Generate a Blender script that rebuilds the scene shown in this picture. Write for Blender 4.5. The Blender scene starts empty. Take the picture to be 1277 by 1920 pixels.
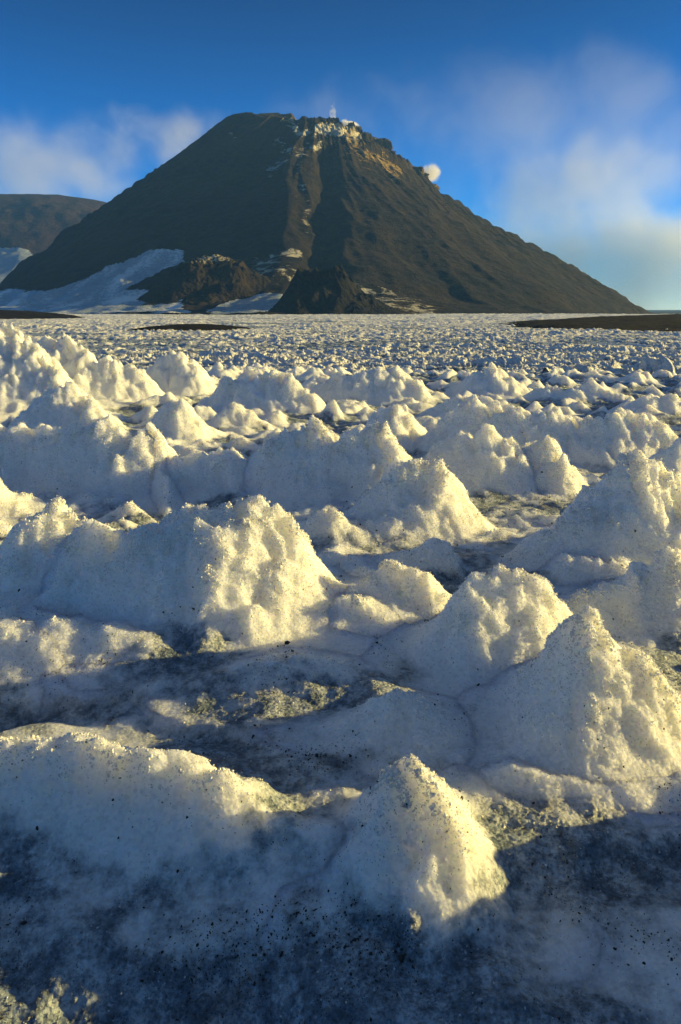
import bpy, math, random, time
import numpy as np
T0 = time.time()
PI = math.pi
R = math.radians
rng = np.random.default_rng(7)
random.seed(7)
SC = bpy.context.scene
COL = SC.collection
F = np.float32

# ------------------------------------------------------------------ camera
EYE = 0.9
FP = 1280.0
PITCH = math.atan((960 - 578) / FP)
CP, SP = math.cos(PITCH), math.sin(PITCH)


def ray(px, py):
    a, b = px - 638.5, 960 - py
    return a, FP * CP + b * SP, -FP * SP + b * CP


def at(px, py, Y):
    x, y, z = ray(px, py)
    t = Y / y
    return x * t, Y, EYE + z * t


cam = bpy.data.cameras.new('camera')
cam.sensor_fit = 'VERTICAL'; cam.sensor_height = 36; cam.sensor_width = 24; cam.lens = 24
cam.clip_start = 0.02; cam.clip_end = 60000
camo = bpy.data.objects.new('camera', cam); COL.objects.link(camo)
camo.location = (0, 0, EYE); camo.rotation_euler = (PI / 2 - PITCH, 0, 0)
SC.camera = camo

# ------------------------------------------------------------------ noise
_perm = rng.permutation(256).astype(np.int32)
_perm = np.concatenate([_perm, _perm])
_a = rng.uniform(0, 2 * PI, 256)
_g2 = np.stack([np.cos(_a), np.sin(_a)], 1).astype(F)
_g3 = rng.normal(size=(256, 3)); _g3 = (_g3 / np.linalg.norm(_g3, axis=1)[:, None]).astype(F)


def n2(x, y, s=0):
    x = np.asarray(x, F) + F(s * 17.3); y = np.asarray(y, F) + F(s * 31.7)
    ix = np.floor(x).astype(np.int32); iy = np.floor(y).astype(np.int32)
    fx = x - ix; fy = y - iy
    u = fx * fx * fx * (fx * (fx * 6 - 15) + 10); v = fy * fy * fy * (fy * (fy * 6 - 15) + 10)
    ix &= 255; iy &= 255
    ix1 = (ix + 1) & 255; iy1 = (iy + 1) & 255

    def g(a, b, dx, dy):
        h = _perm[_perm[a] + b]
        return _g2[h, 0] * dx + _g2[h, 1] * dy
    a = g(ix, iy, fx, fy); b = g(ix1, iy, fx - 1, fy)
    c = g(ix, iy1, fx, fy - 1); d = g(ix1, iy1, fx - 1, fy - 1)
    a += u * (b - a); c += u * (d - c)
    return (a + v * (c - a)) * F(1.5)


def n3(x, y, z, s=0):
    x = np.asarray(x, F) + F(s * 17.3); y = np.asarray(y, F) + F(s * 31.7); z = np.asarray(z, F) + F(s * 11.1)
    ix = np.floor(x).astype(np.int32); iy = np.floor(y).astype(np.int32); iz = np.floor(z).astype(np.int32)
    fx = x - ix; fy = y - iy; fz = z - iz
    u = fx * fx * (3 - 2 * fx); v = fy * fy * (3 - 2 * fy); w = fz * fz * (3 - 2 * fz)
    ix &= 255; iy &= 255; iz &= 255
    X = (ix, (ix + 1) & 255); Y = (iy, (iy + 1) & 255); Z = (iz, (iz + 1) & 255)
    out = 0
    for i in (0, 1):
        px = _perm[X[i]]; wx = u if i else 1 - u
        for j in (0, 1):
            pxy = _perm[px + Y[j]]; wy = v if j else 1 - v
            for k in (0, 1):
                h = _perm[pxy + Z[k]]; wz = w if k else 1 - w
                out = out + (_g3[h, 0] * (fx - i) + _g3[h, 1] * (fy - j) + _g3[h, 2] * (fz - k)) * (wx * wy * wz)
    return out * F(1.4)


def fbm2(x, y, o, s=0, gain=.5, lac=2.03):
    t = 0; a = 1.0
    for i in range(o):
        t = t + n2(x, y, s + i) * F(a); x = x * F(lac); y = y * F(lac); a *= gain
    return t


def sst(a, b, x):
    t = np.clip((x - a) / (b - a), 0, 1)
    return t * t * (3 - 2 * t)


def smax(a, b, k):
    h = np.maximum(k - np.abs(a - b), 0) / k
    return np.maximum(a, b) + h * h * k * F(.25)


# ------------------------------------------------------------------ mesh helpers
def mesh_np(name, V, Q, mat, attrs=None, smooth=True, kind=None):
    """one mesh from numpy arrays; Q is (n,4) or (n,3)"""
    me = bpy.data.meshes.new(name)
    V = np.ascontiguousarray(V, F); Q = np.ascontiguousarray(Q, np.int32)
    n, k = Q.shape
    me.vertices.add(len(V)); me.vertices.foreach_set('co', V.ravel())
    me.loops.add(n * k); me.loops.foreach_set('vertex_index', Q.ravel())
    me.polygons.add(n)
    me.polygons.foreach_set('loop_start', np.arange(0, n * k, k, dtype=np.int32))
    if smooth:
        me.polygons.foreach_set('use_smooth', np.ones(n, bool))
    for an, av in (attrs or {}).items():
        at_ = me.attributes.new(an, 'FLOAT', 'POINT')
        at_.data.foreach_set('value', np.ascontiguousarray(av, F))
    me.update(calc_edges=True)
    me.materials.append(mat)
    o = bpy.data.objects.new(name, me); COL.objects.link(o)
    if kind: o['kind'] = kind
    return o


def grid_quads(nr, nc):
    i = np.arange(nr * nc, dtype=np.int32).reshape(nr, nc)
    return np.stack([i[:-1, :-1], i[:-1, 1:], i[1:, 1:], i[1:, :-1]], -1).reshape(-1, 4)


def submesh(V, Q, fmask, attrs):
    q = Q[fmask]
    used = np.zeros(len(V), bool); used[q.ravel()] = True
    remap = np.cumsum(used).astype(np.int32) - 1
    return V[used], remap[q], {k: a[used] for k, a in attrs.items()}, used


def recenter(o):
    """move the origin of an object to the base centre of its mesh"""
    me = o.data
    n = len(me.vertices)
    co = np.empty(n * 3, F); me.vertices.foreach_get('co', co); co = co.reshape(-1, 3)
    c = (co.min(0) + co.max(0)) / 2; c[2] = co[:, 2].min()
    co -= c; me.vertices.foreach_set('co', co.ravel()); me.update()
    o.location = [float(v) for v in c]


def tag(o, label, cat, group=None, kind=None):
    if label: o['label'] = label
    if cat: o['category'] = cat
    if group: o['group'] = group
    if kind: o['kind'] = kind
    return o


# ------------------------------------------------------------------ node helpers
class NT:
    def __init__(self, name):
        self.m = bpy.data.materials.new(name); self.m.use_nodes = True
        self.t = self.m.node_tree; self.t.nodes.clear()
        self.out = self.t.nodes.new('ShaderNodeOutputMaterial')

    def n(self, typ, **kw):
        nd = self.t.nodes.new('ShaderNode' + typ)
        for k, v in kw.items():
            if k.startswith('_'):
                nd.inputs[k[1:].replace('_', ' ')].default_value = v
            else:
                setattr(nd, k, v)
        return nd

    def l(self, a, b): self.t.links.new(a, b)

    def math(self, op, a, b=None, c=None, clamp=False):
        nd = self.n('Math', operation=op); nd.use_clamp = clamp
        for i, v in enumerate((a, b, c)):
            if v is None: continue
            if isinstance(v, (int, float)): nd.inputs[i].default_value = v
            else: self.l(v, nd.inputs[i])
        return nd.outputs[0]

    def noise(self, vec, scale, detail=4, rough=.55, dim='3D', dist=0.0):
        nd = self.n('TexNoise', noise_dimensions=dim)
        nd.inputs['Scale'].default_value = scale; nd.inputs['Detail'].default_value = detail
        nd.inputs['Roughness'].default_value = rough; nd.inputs['Distortion'].default_value = dist
        if vec is not None: self.l(vec, nd.inputs['Vector'])
        return nd.outputs[0]

    def voro(self, vec, scale, feature='F1', out='Distance', rand=1.0):
        nd = self.n('TexVoronoi', feature=feature); nd.inputs['Scale'].default_value = scale
        nd.inputs['Randomness'].default_value = rand
        self.l(vec, nd.inputs['Vector'])
        return nd.outputs[out]

    def mix(self, fac, a, b):
        nd = self.n('Mix', data_type='RGBA')
        if isinstance(fac, (int, float)): nd.inputs[0].default_value = fac
        else: self.l(fac, nd.inputs[0])
        for i, v in ((6, a), (7, b)):
            if isinstance(v, tuple): nd.inputs[i].default_value = (*v, 1)
            else: self.l(v, nd.inputs[i])
        return nd.outputs[2]

    def ramp(self, v, a, b, lo=0.0, hi=1.0):
        nd = self.n('MapRange', interpolation_type='SMOOTHSTEP')
        self.l(v, nd.inputs[0])
        nd.inputs[1].default_value = a; nd.inputs[2].default_value = b
        nd.inputs[3].default_value = lo; nd.inputs[4].default_value = hi
        return nd.outputs[0]

    def attr(self, name):
        return self.n('Attribute', attribute_name=name).outputs['Fac']

    def scale_vec(self, vec, s):
        nd = self.n('VectorMath', operation='MULTIPLY'); self.l(vec, nd.inputs[0])
        nd.inputs[1].default_value = s
        return nd.outputs[0]


SNOW_CLEAN = (.83, .84, .83)


def snow_material(name, near=True):
    t = NT(name)
    pos = t.n('NewGeometry').outputs['Position']
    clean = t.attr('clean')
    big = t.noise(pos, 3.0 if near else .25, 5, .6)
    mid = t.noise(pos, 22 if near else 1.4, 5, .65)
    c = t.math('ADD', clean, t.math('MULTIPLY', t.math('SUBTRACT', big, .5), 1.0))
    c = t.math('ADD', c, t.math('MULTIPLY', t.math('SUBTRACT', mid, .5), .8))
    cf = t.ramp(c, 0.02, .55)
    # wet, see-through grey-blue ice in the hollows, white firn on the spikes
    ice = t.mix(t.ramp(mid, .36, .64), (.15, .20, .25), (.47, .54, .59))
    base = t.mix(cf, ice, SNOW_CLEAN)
    if near:
        fine = t.noise(pos, 95, 4, .7)
        vein = t.noise(pos, 42, 5, .75, dist=.6)
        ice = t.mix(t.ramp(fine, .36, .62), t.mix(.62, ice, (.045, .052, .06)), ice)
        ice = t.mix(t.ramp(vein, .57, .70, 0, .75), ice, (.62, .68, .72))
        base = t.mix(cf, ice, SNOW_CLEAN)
    # brown dust bands
    dustn = t.noise(pos, 5.5 if near else .5, 6, .7, dist=.4)
    dust = t.math('MULTIPLY', t.ramp(dustn, .55, .74), t.ramp(c, .75, .2))
    base = t.mix(t.math('MULTIPLY', dust, .75), base, (.16, .13, .105))
    cell = t.n('TexVoronoi'); cell.inputs['Scale'].default_value = 150 if near else 4; t.l(pos, cell.inputs['Vector'])
    cr = t.n('SeparateXYZ'); t.l(cell.outputs['Color'], cr.inputs[0])
    base = t.mix(t.math('MULTIPLY', t.math('MULTIPLY', cr.outputs[0], cr.outputs[1]), .42), base, t.mix(.55, base, (.12, .14, .15)))
    if near:
        # grit specks
        dens = t.noise(pos, 7, 4, .7)
        d2 = t.math('SUBTRACT', t.math('MULTIPLY', t.math('SUBTRACT', dens, .38), 1.6), t.math('MULTIPLY', cf, .27))
        v = t.voro(pos, 170)
        sz = t.math('MULTIPLY', t.math('MAXIMUM', d2, 0.0), .62)
        speck = t.math('LESS_THAN', v, sz)
        v2 = t.voro(pos, 75)
        speck2 = t.math('LESS_THAN', v2, t.math('MULTIPLY', t.math('MAXIMUM', d2, 0.0), .30))
        sp = t.math('MAXIMUM', t.math('MULTIPLY', speck, .72), t.math('MULTIPLY', speck2, .9))
        base = t.mix(sp, base, (.03, .028, .025))
    p = t.n('BsdfPrincipled')
    t.l(base, p.inputs['Base Color'])
    t.l(t.math('ADD', t.math('MULTIPLY', cf, .28), .20), p.inputs['Roughness'])
    p.inputs['IOR'].default_value = 1.31
    p.inputs['Specular IOR Level'].default_value = .6
    geo = t.n('NewGeometry')
    vc = t.n('TexVoronoi'); vc.inputs['Scale'].default_value = 210 if near else 3.2; t.l(pos, vc.inputs['Vector'])
    vs = t.n('VectorMath', operation='SUBTRACT'); t.l(vc.outputs['Color'], vs.inputs[0]); vs.inputs[1].default_value = (.5, .5, .5)
    vm = t.scale_vec(vs.outputs[0], (1.1,) * 3 if near else (.8,) * 3)
    va = t.n('VectorMath', operation='ADD'); t.l(geo.outputs['Normal'], va.inputs[0]); t.l(vm, va.inputs[1])
    vn = t.n('VectorMath', operation='NORMALIZE'); t.l(va.outputs[0], vn.inputs[0])
    if near:
        t.l(t.math('MULTIPLY', t.ramp(cf, .1, .9, .05, .85), 1.0), p.inputs['Subsurface Weight'])
        p.inputs['Subsurface Radius'].default_value = (1.0, .9, .5)
        p.inputs['Subsurface Scale'].default_value = .12
        p.subsurface_method = 'RANDOM_WALK'
    # crystalline crust
    g1 = t.voro(pos, 130 if near else 6, 'SMOOTH_F1' if False else 'F1')
    g2 = t.noise(pos, 420 if near else 20, 3, .7)
    b = t.n('Bump'); b.inputs['Strength'].default_value = .8 if near else 1; b.inputs['Distance'].default_value = .006 if near else .12
    t.l(vn.outputs[0], b.inputs['Normal'])
    t.l(t.math('ADD', t.math('MULTIPLY', g1, -1.0), t.math('MULTIPLY', g2, .8)), b.inputs['Height'])
    t.l(b.outputs[0], p.inputs['Normal'])
    t.l(p.outputs[0], t.out.inputs['Surface'])
    return t.m


def rock_material(name, dark, light, scale=.02, rough=.95, bumpd=3.0, stain=True, striate=True):
    t = NT(name)
    pos = t.n('NewGeometry').outputs['Position']
    a = t.noise(pos, scale, 6, .62)
    b = t.noise(pos, scale * 9, 6, .7)
    base = t.mix(t.ramp(a, .38, .62), dark, light)
    base = t.mix(t.ramp(b, .42, .66, 0, .6), base, tuple(v * 1.7 for v in light))
    base = t.mix(t.ramp(t.noise(pos, scale * 30, 4, .7), .50, .72, 0, .7), base, tuple(v * .45 for v in dark))
    if stain:
        for nm, colr, wob in (('pale', (.56, .52, .40), .85), ('sulphur', (.32, .22, .07), .85), ('rust', (.07, .035, .018), .8), ('frost', (.28, .33, .36), .7)):
            s = t.attr(nm)
            nz = t.noise(pos, scale * 7, 6, .75, dist=.5)
            f = t.math('ADD', s, t.math('MULTIPLY', t.math('SUBTRACT', nz, .60), 3.6))
            f = t.math('MULTIPLY', t.ramp(f, .34, .78), t.ramp(s, .0, .16))
            base = t.mix(t.math('MULTIPLY', f, wob), base, colr)
    p = t.n('BsdfPrincipled'); t.l(base, p.inputs['Base Color']); p.inputs['Roughness'].default_value = rough
    p.inputs['Specular IOR Level'].default_value = .15
    bm = t.n('Bump'); bm.inputs['Strength'].default_value = .9; bm.inputs['Distance'].default_value = bumpd
    t.l(t.math('ADD', b, t.math('MULTIPLY', t.noise(pos, scale * 40, 5, .7), .5)), bm.inputs['Height'])
    t.l(bm.outputs[0], p.inputs['Normal'])
    t.l(p.outputs[0], t.out.inputs['Surface'])
    return t.m


M_snow = snow_material('granular_snow')
M_far = snow_material('distant_snow', False)
M_mtn = rock_material('volcanic_slope', (.0035, .004, .0045), (.023, .016, .010), .012, bumpd=4.0)
M_hill = rock_material('rusty_scree', (.012, .010, .010), (.040, .024, .016), .012, bumpd=5, stain=False)
M_cone = rock_material('brown_cinder', (.006, .005, .004), (.024, .017, .010), .04, bumpd=1.5)
M_black = rock_material('black_lava', (.004, .004, .004), (.013, .011, .009), .06, bumpd=1.5, stain=False)
M_crag = rock_material('crag_rock', (.025, .018, .012), (.17, .115, .05), .06, bumpd=2.0, stain=False)
M_soil = rock_material('black_soil', (.002, .002, .002), (.006, .005, .004), .5, bumpd=.15, stain=False)


# ------------------------------------------------------------------ near snow
# one row per sculpted snow form: crest as (x, y of crest, y of foot) picked off the photo, then turned into real positions
RIDGES = [
 # name, k(width/height), label, verts
 ('snow_ridge', .85, 'long icy snow wall with a dripping crest, nearest the camera at lower left', [(-70,1405,1640),(20,1388,1640),(150,1383,1640),(260,1412,1645),(340,1412,1650),(408,1448,1655),(450,1500,1665),(520,1548,1680),(640,1582,1690),(720,1590,1700)]),
 ('snow_mound', .58, 'glittering yellow-lit snow mound joined to the right end of the icy wall', [(695,1570,1730),(735,1500,1750),(775,1440,1765),(812,1436,1765),(835,1500,1785),(815,1600,1808),(790,1710,1828)]),
 ('snow_mound', .9, 'small grainy snow cone just behind the yellow-lit mound of the lower middle', [(675,1375,1470),(705,1330,1478),(735,1294,1482),(770,1340,1480),(810,1400,1470)]),
 ('snow_mound', .54, 'tall sunlit snow pyramid with sharp shaded right face near the right edge', [(985,1370,1480),(1060,1270,1500),(1105,1190,1500),(1132,1148,1500),(1185,1215,1490),(1260,1300,1480)]),
 ('snow_ridge', .9, 'low bright snow rim curving around the hollow below the tall snow pyramid', [(960,1450,1540),(1080,1485,1560),(1180,1495,1570),(1290,1478,1570)]),
 ('snow_mound', .62, 'blunt flat-topped snow peak with crumbling crystal sides, in front of the blue hollow', [(850,1185,1300),(895,1125,1310),(922,1074,1320),(990,1070,1320),(1020,1120,1310),(1085,1180,1300)]),
 ('snow_mound', .65, 'squat snow block with a ragged yellow right end, left of the flat-topped peak', [(690,1090,1190),(715,1072,1200),(790,1072,1200),(825,1110,1200),(858,1160,1200)]),
 ('snow_mound', .9, 'low knobbly snow lump beside the squat snow block', [(620,1150,1225),(665,1112,1230),(695,1140,1230)]),
 ('snow_mound', .75, 'short snow stub with scalloped right edge behind the squat snow block', [(760,1030,1095),(800,1013,1105),(835,1018,1105),(855,1055,1110)]),
 ('snow_mound', .75, 'grainy snow pyramid at the left end of the big sunlit snow massif', [(-30,1060,1180),(30,1010,1185),(75,960,1180),(100,946,1180),(125,968,1180),(150,990,1180)]),
 ('snow_mound', .9, 'rounded snow bump peeping over the saddle of the big sunlit snow massif', [(190,972,1000),(240,944,1005),(285,975,1005)]),
 ('snow_massif', .62, 'big sunlit snow massif with horned corners and pitted front', [(150,992,1200),(250,1000,1215),(310,990,1235),(355,948,1240),(400,972,1245),(440,945,1240),(493,936,1220),(515,985,1200),(545,1060,1190),(570,1110,1180)]),
 ('snow_mound', 1.0, 'smooth low snow hump glowing yellow at the left edge under the sunlit massif', [(-30,1150,1285),(20,1178,1290),(70,1205,1290),(95,1250,1295)]),
 ('snow_ridge', .9, 'thin sparkling snow ledge running below the sunlit massif', [(60,1150,1262),(140,1165,1275),(220,1190,1285),(290,1220,1290)]),
 ('snow_ridge', 1.3, 'shaded low snow swell in front of the sunlit massif', [(400,1275,1340),(470,1255,1340),(560,1235,1345),(630,1265,1345),(680,1300,1345)]),
 ('snow_mound', 1.0, 'small icy bump in blue shade between the sunlit massif and the rounded snow peak', [(565,990,1050),(610,953,1060),(655,992,1060)]),
 ('snow_mound', .68, 'snow peak with bright rounded tip and wide shaded skirt, mid field', [(640,985,1020),(690,930,1035),(735,878,1040),(770,866,1040),(805,872,1040),(828,930,1035),(850,985,1030)]),
 ('snow_wall', .55, 'broad blue-shaded snow wall with a nearly level top, in the middle of the field', [(495,830,960),(520,808,965),(600,798,970),(690,800,975),(740,812,975),(765,860,970)]),
 ('snow_mound', .7, 'pointed snow horn rising behind the blue-shaded level-topped wall', [(690,800,870),(718,770,872),(742,756,875),(775,800,875),(812,860,880)]),
 ('snow_spike', .42, 'slender snow fin with one bright sunlit edge, standing out of the long shaded wall', [(274,815,930),(284,798,937),(300,868,955),(312,912,972),(323,955,988)]),
 ('snow_spike', .62, 'steep snow tooth lit on its right side, just behind the slender fin', [(298,775,845),(326,737,850),(348,770,850),(362,815,850)]),
 ('snow_wall', .60, 'long blue-shaded snow wall crossing from the left edge to the slender fin', [(-60,778,945),(0,788,950),(60,805,950),(130,800,955),(200,788,955),(262,806,955)]),
 ('snow_wall', .60, 'shaded snow wall with one triangular peak, right of the slender fin', [(330,858,955),(385,850,955),(425,821,958),(450,850,958),(500,868,955),(540,880,950)]),
 ('snow_mound', .62, 'tallest creamy snow dome at the far left edge', [(-60,640,785),(-10,612,785),(30,620,785),(65,648,785),(100,690,785)]),
 ('snow_ridge', .6, 'fluted creamy snow ridge descending from behind the tallest dome', [(70,640,760),(120,634,765),(160,662,765),(215,680,765),(262,690,762),(290,728,760)]),
 ('snow_mound', .9, 'small round snow cap above the fluted creamy ridge', [(165,655,700),(195,641,700),(225,660,700)]),
 ('snow_mound', .72, 'dusty snow tent with a shaded left slope, in front of the fluted ridge', [(35,778,838),(80,738,842),(128,720,845),(165,745,845),(200,782,845)]),
 ('snow_mound', .7, 'smooth egg-shaped snow hump with a bright right flank, behind the steep tooth', [(285,684,748),(312,664,750),(350,664,752),(370,700,752),(384,735,752)]),
 ('snow_mound', .8, 'tiny white snow nub at the edge of the near snow, beside the egg-shaped hump', [(393,690,712),(408,676,714),(422,690,714)]),
 ('snow_mound', .8, 'tiny twin snow nub touching a smaller nub beyond the broad lumpy mound', [(424,692,712),(438,680,714),(452,694,714)]),
 ('snow_mound', .68, 'broad lumpy snow mound with fluted cream face, centre left below the far field', [(385,745,785),(425,712,788),(460,694,790),(505,700,792),(545,708,792),(580,735,792),(608,757,790)]),
 ('snow_mound', .75, 'crumbly snow heap right in front of the broad lumpy mound', [(398,782,818),(430,756,820),(470,768,820),(500,795,820)]),
 ('snow_spike', .65, 'small bright snow tooth above the level-topped blue wall', [(600,775,798),(622,750,800),(640,778,800)]),
 ('snow_mound', .62, 'high snow shoulder with granular steps, left one of the joined pair right of centre', [(815,850,930),(850,820,945),(885,808,950),(922,797,955),(948,835,955),(968,885,955),(988,935,955)]),
 ('snow_mound', .58, 'leaning snow slab whose bright face slopes down to the right of the stepped shoulder', [(968,848,930),(1000,825,945),(1028,816,950),(1052,850,955),(1082,895,955),(1105,940,955)]),
 ('snow_mound', .55, 'massive snow tower with a crumbling overhanging lip at the right edge', [(960,1040,1085),(1030,985,1110),(1100,945,1120),(1148,878,1120),(1190,866,1120),(1238,872,1120),(1275,925,1120),(1330,960,1120)]),
 ('snow_ridge', .7, 'lumpy snow shelf breaking out of the foot of the massive tower', [(1010,1075,1130),(1065,1035,1140),(1110,1045,1145),(1160,1062,1150)]),
 ('snow_mound', .62, 'glittering bulging snow buttress at the right edge, below the massive tower', [(1075,1120,1215),(1125,1085,1220),(1180,1055,1225),(1230,1035,1225),(1290,1040,1225),(1340,1060,1225)]),
 ('snow_mound', .6, 'pale snow hump cut by the right edge, beyond the massive tower', [(1225,850,925),(1260,832,930),(1320,828,930)]),
 ('snow_wall', .62, 'wide snow wall with three bumps and a grey-blue face, right of centre', [(850,770,890),(890,758,895),(940,768,897),(990,772,897),(1040,762,897),(1090,790,900),(1150,772,900),(1200,780,900),(1240,790,900),(1262,830,895)]),
 ('snow_mound', .75, 'snow mound with a scooped left side, behind the pointed horn', [(590,722,765),(640,702,768),(690,694,768),(740,690,768),(785,715,768),(806,752,768)]),
 ('snow_mound', .8, 'tent-shaped snow peak standing above its neighbours at the far rim right of centre', [(845,730,752),(885,705,755),(924,684,756),(950,700,756),(985,725,755)]),
 ('snow_mound', .8, 'soft snow saddle in front of the tent-shaped peak', [(800,770,800),(850,745,802),(900,742,802),(945,752,802)]),
 ('snow_ridge', .8, 'row of merged snow knobs behind the wide three-bumped wall', [(990,735,762),(1030,722,764),(1075,728,765),(1110,715,765),(1150,735,765),(1180,742,765)]),
 ('snow_mound', .8, 'leaning round snow boss above the right part of the three-bumped wall', [(1170,765,790),(1200,745,792),(1250,742,792),(1300,752,792)]),
]
cx_all = []
XN = []
for (nm, k, lab, vs) in RIDGES:
    pts = []
    for (px, yt, yb) in vs:
        x, y, z = ray(px, yb); Db = EYE / (-z / math.hypot(x, y))
        x, y, z = ray(px, yt); hl = math.hypot(x, y); tt = -z / hl
        zc = (EYE - Db * tt) / (1 + k * tt)
        zc = max(zc, .04)
        D = Db + k * zc
        pts.append((x / hl * D, y / hl * D, zc, k * zc))
    XN.append(pts)
NAMED = len(XN)


def ground_z(x, y, r):
    """the gentle shape of the ground under the snow forms"""
    az = np.arctan2(x, y)
    edge = 8.3 - 1.2 * sst(-.1, -.6, az) + .9 * sst(.1, .5, az)
    t = sst(0, 1, (r - edge) / 20)
    return -3.2 * t


# filler forms: beyond the named ones and outside the picture
def wedge(x, y):
    return abs(x) < .53 * y + .02
fill = []
tries = 0
named_pts = [(p[0], p[1]) for rd in XN for p in rd]
while len(fill) < 1300 and tries < 50000:
    tries += 1
    r = math.exp(rng.uniform(math.log(.8), math.log(24))); a = rng.uniform(-.86, .86)
    x, y = r * math.sin(a), r * math.cos(a)
    if wedge(x, y) and r < 1.7: continue
    if r < 1.6 and x > 0: continue
    if r < 1.25 and abs(x) < 1.0: continue
    s = rng.uniform(.12, .34) * (1 if r > 7 else .8)
    if wedge(x, y) and r < 8: s *= .62
    if wedge(x, y) and r < 3.4: s *= .6
    if r > 8: s = rng.uniform(.09, .24) * (.75 if x > 0 else 1)
    if min((x - q[0]) ** 2 + (y - q[1]) ** 2 for q in named_pts) < ((.35 + s * .5) if r < 8 else .3) ** 2 * (.2 if wedge(x, y) and r < 8 else 1): continue
    if any((x - q[0][0]) ** 2 + (y - q[0][1]) ** 2 < (.7 * (s + q[0][2])) ** 2 for q in fill): continue
    ang = rng.normal(0.15, .5); L = s * rng.uniform(.5, 2.6)
    pts = []
    for i, u in enumerate((-1, -.4, .3, 1)):
        h = s * (1 - .45 * abs(u) ** 1.5) * rng.uniform(.8, 1.1)
        pts.append((x + math.cos(ang) * u * L * .5, y + math.sin(ang) * u * L * .5 + rng.normal(0, .03), h, h * rng.uniform(.6, .9)))
    fill.append(pts)
fill.append([(.68, .35, .40, .22), (.80, .55, .42, .22), (.90, .72, .34, .20), (.98, .88, .20, .15), (1.06, 1.06, .19, .15)])  # unseen ridge right of view, added to shade the nearest snow
fill.append([(1.5, .5, .5, .4), (1.7, .8, .5, .4)])  # another unseen mound added on that side for the same shade
ALL = XN + fill


def snow_height(x, y):
    """height, best named form, signed territory field, cleanness"""
    N = x.size
    r = np.hypot(x, y)
    g = ground_z(x, y, r)
    g0 = fbm2(x * F(1.9), y * F(2.6), 4, 3) * F(.085) + n2(x * 7, y * 9, 9) * F(.02) - F(.02)
    wx = x + n2(x * 3, y * 3, 21) * F(.035) + n2(x * 11, y * 11, 22) * F(.014)
    wy = y + n2(x * 3, y * 3, 23) * F(.035) + n2(x * 11, y * 11, 24) * F(.014)
    cn = n2(x * 9, y * 9, 25)
    cn2 = n2(x * 26, y * 26, 26)
    fl = np.abs(n2(x * 11 + cn, y * 8, 27))            # runnels down the faces
    M = g0.copy()
    best = np.full(N, -1.0, F); second = np.full(N, -1.0, F); who = np.full(N, -1, np.int32)
    for i, pts in enumerate(ALL):
        P = np.array(pts, F)
        mg = float(P[:, 3].max()) * 3.1 + .14
        m = np.flatnonzero((x > P[:, 0].min() - mg) & (x < P[:, 0].max() + mg) & (y > P[:, 1].min() - mg) & (y < P[:, 1].max() + mg))
        if not len(m): continue
        qx, qy = wx[m], wy[m]
        val = np.full(len(m), -1.0, F)
        for a, b in zip(P[:-1], P[1:]):
            dx, dy = b[0] - a[0], b[1] - a[1]
            t = np.clip(((qx - a[0]) * dx + (qy - a[1]) * dy) / (dx * dx + dy * dy + 1e-9), 0, 1)
            d = np.hypot(qx - a[0] - t * dx, qy - a[1] - t * dy)
            h = a[2] + t * (b[2] - a[2]); w = (a[3] + t * (b[3] - a[3])) * F(1.20) + F(.010)
            u = d / w
            u = (np.sqrt(u * u + F(.0196)) - F(.14)) / F(.92)
            f = F(.72) * np.clip(1 - u, 0, 1) ** F(1.22) + F(.28) * np.clip(1 - u / F(2.7), 0, 1) ** 2
            c = h * f - F(.17) * sst(1.5, 2.6, u)
            val = np.maximum(val, c)
        hi = np.clip(val, 0, .5)
        val = val + hi * (cn[m] * F(.17) + cn2[m] * F(.08) - fl[m] * F(.17) + F(.03))
        M[m] = smax(M[m], val, F(.10))
        bb = best[m]; ss = second[m]
        isb = val > bb
        second[m] = np.where(isb, bb, np.maximum(ss, val))
        best[m] = np.where(isb, val, bb)
        if i < NAMED:
            who[m] = np.where(isb, i, who[m])
        else:
            who[m] = np.where(isb, -1, who[m])
    z = g + M
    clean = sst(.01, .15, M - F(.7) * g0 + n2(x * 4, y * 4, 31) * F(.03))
    return z, M, g0, best, second, who, clean


def crust(x, y, z, sp, amp=1.0):
    """crumbly 3-D crust: moves points in all directions"""
    for f, a, s in ((9, .012, 40), (24, .0065, 43), (62, .0045, 46), (150, .0040, 49)):
        lam = 1.0 / f
        w = np.clip(lam / (3.0 * sp) - .35, 0, 1) * F(a * amp)
        idx = np.flatnonzero(w > 0)
        if not len(idx): continue
        xx, yy, zz = x[idx] * F(f), y[idx] * F(f), z[idx] * F(f)
        ww = w[idx]
        d0 = n3(xx, yy, zz, s); d1 = n3(xx, yy, zz, s + 1); d2 = n3(xx, yy, zz, s + 2)
        x = x.copy(); y = y.copy(); z = z.copy()
        x[idx] += d0 * ww; y[idx] += d1 * ww; z[idx] += d2 * ww * F(.9)
    return x, y, z


DT = .0021
A0 = 1.12
rr = np.exp(np.arange(math.log(.33), math.log(14.0), DT)).astype(F)
aa = np.arange(-A0, A0, DT).astype(F)
nr, nc = len(rr), len(aa)
Rg, Ag = np.meshgrid(rr, aa, indexing='ij')
X = (Rg * np.sin(Ag)).ravel().astype(F); Y = (Rg * np.cos(Ag)).ravel().astype(F); Rf = Rg.ravel().astype(F)
Z, MM, G0, BEST, SEC, WHO, CLEAN = snow_height(X, Y)
print('heights', time.time() - T0)
SPc = Rf * F(DT)
amp = F(.35) + F(.65) * sst(.01, .15, MM) 
Xc, Yc, Zc = crust(X, Y, Z.astype(F), SPc, amp)
print('crust', time.time() - T0, nr, nc)
Q = grid_quads(nr, nc)
Q = Q[:, ::-1]
thr = G0 + F(.02)
VN = None
pieces = []
covered = np.full(len(X), 1e3, F)          # signed field of the ground: positive inside the ground's own territory
terr = np.where(WHO >= 0, BEST - np.maximum(SEC, thr), 0).astype(F)
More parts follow.
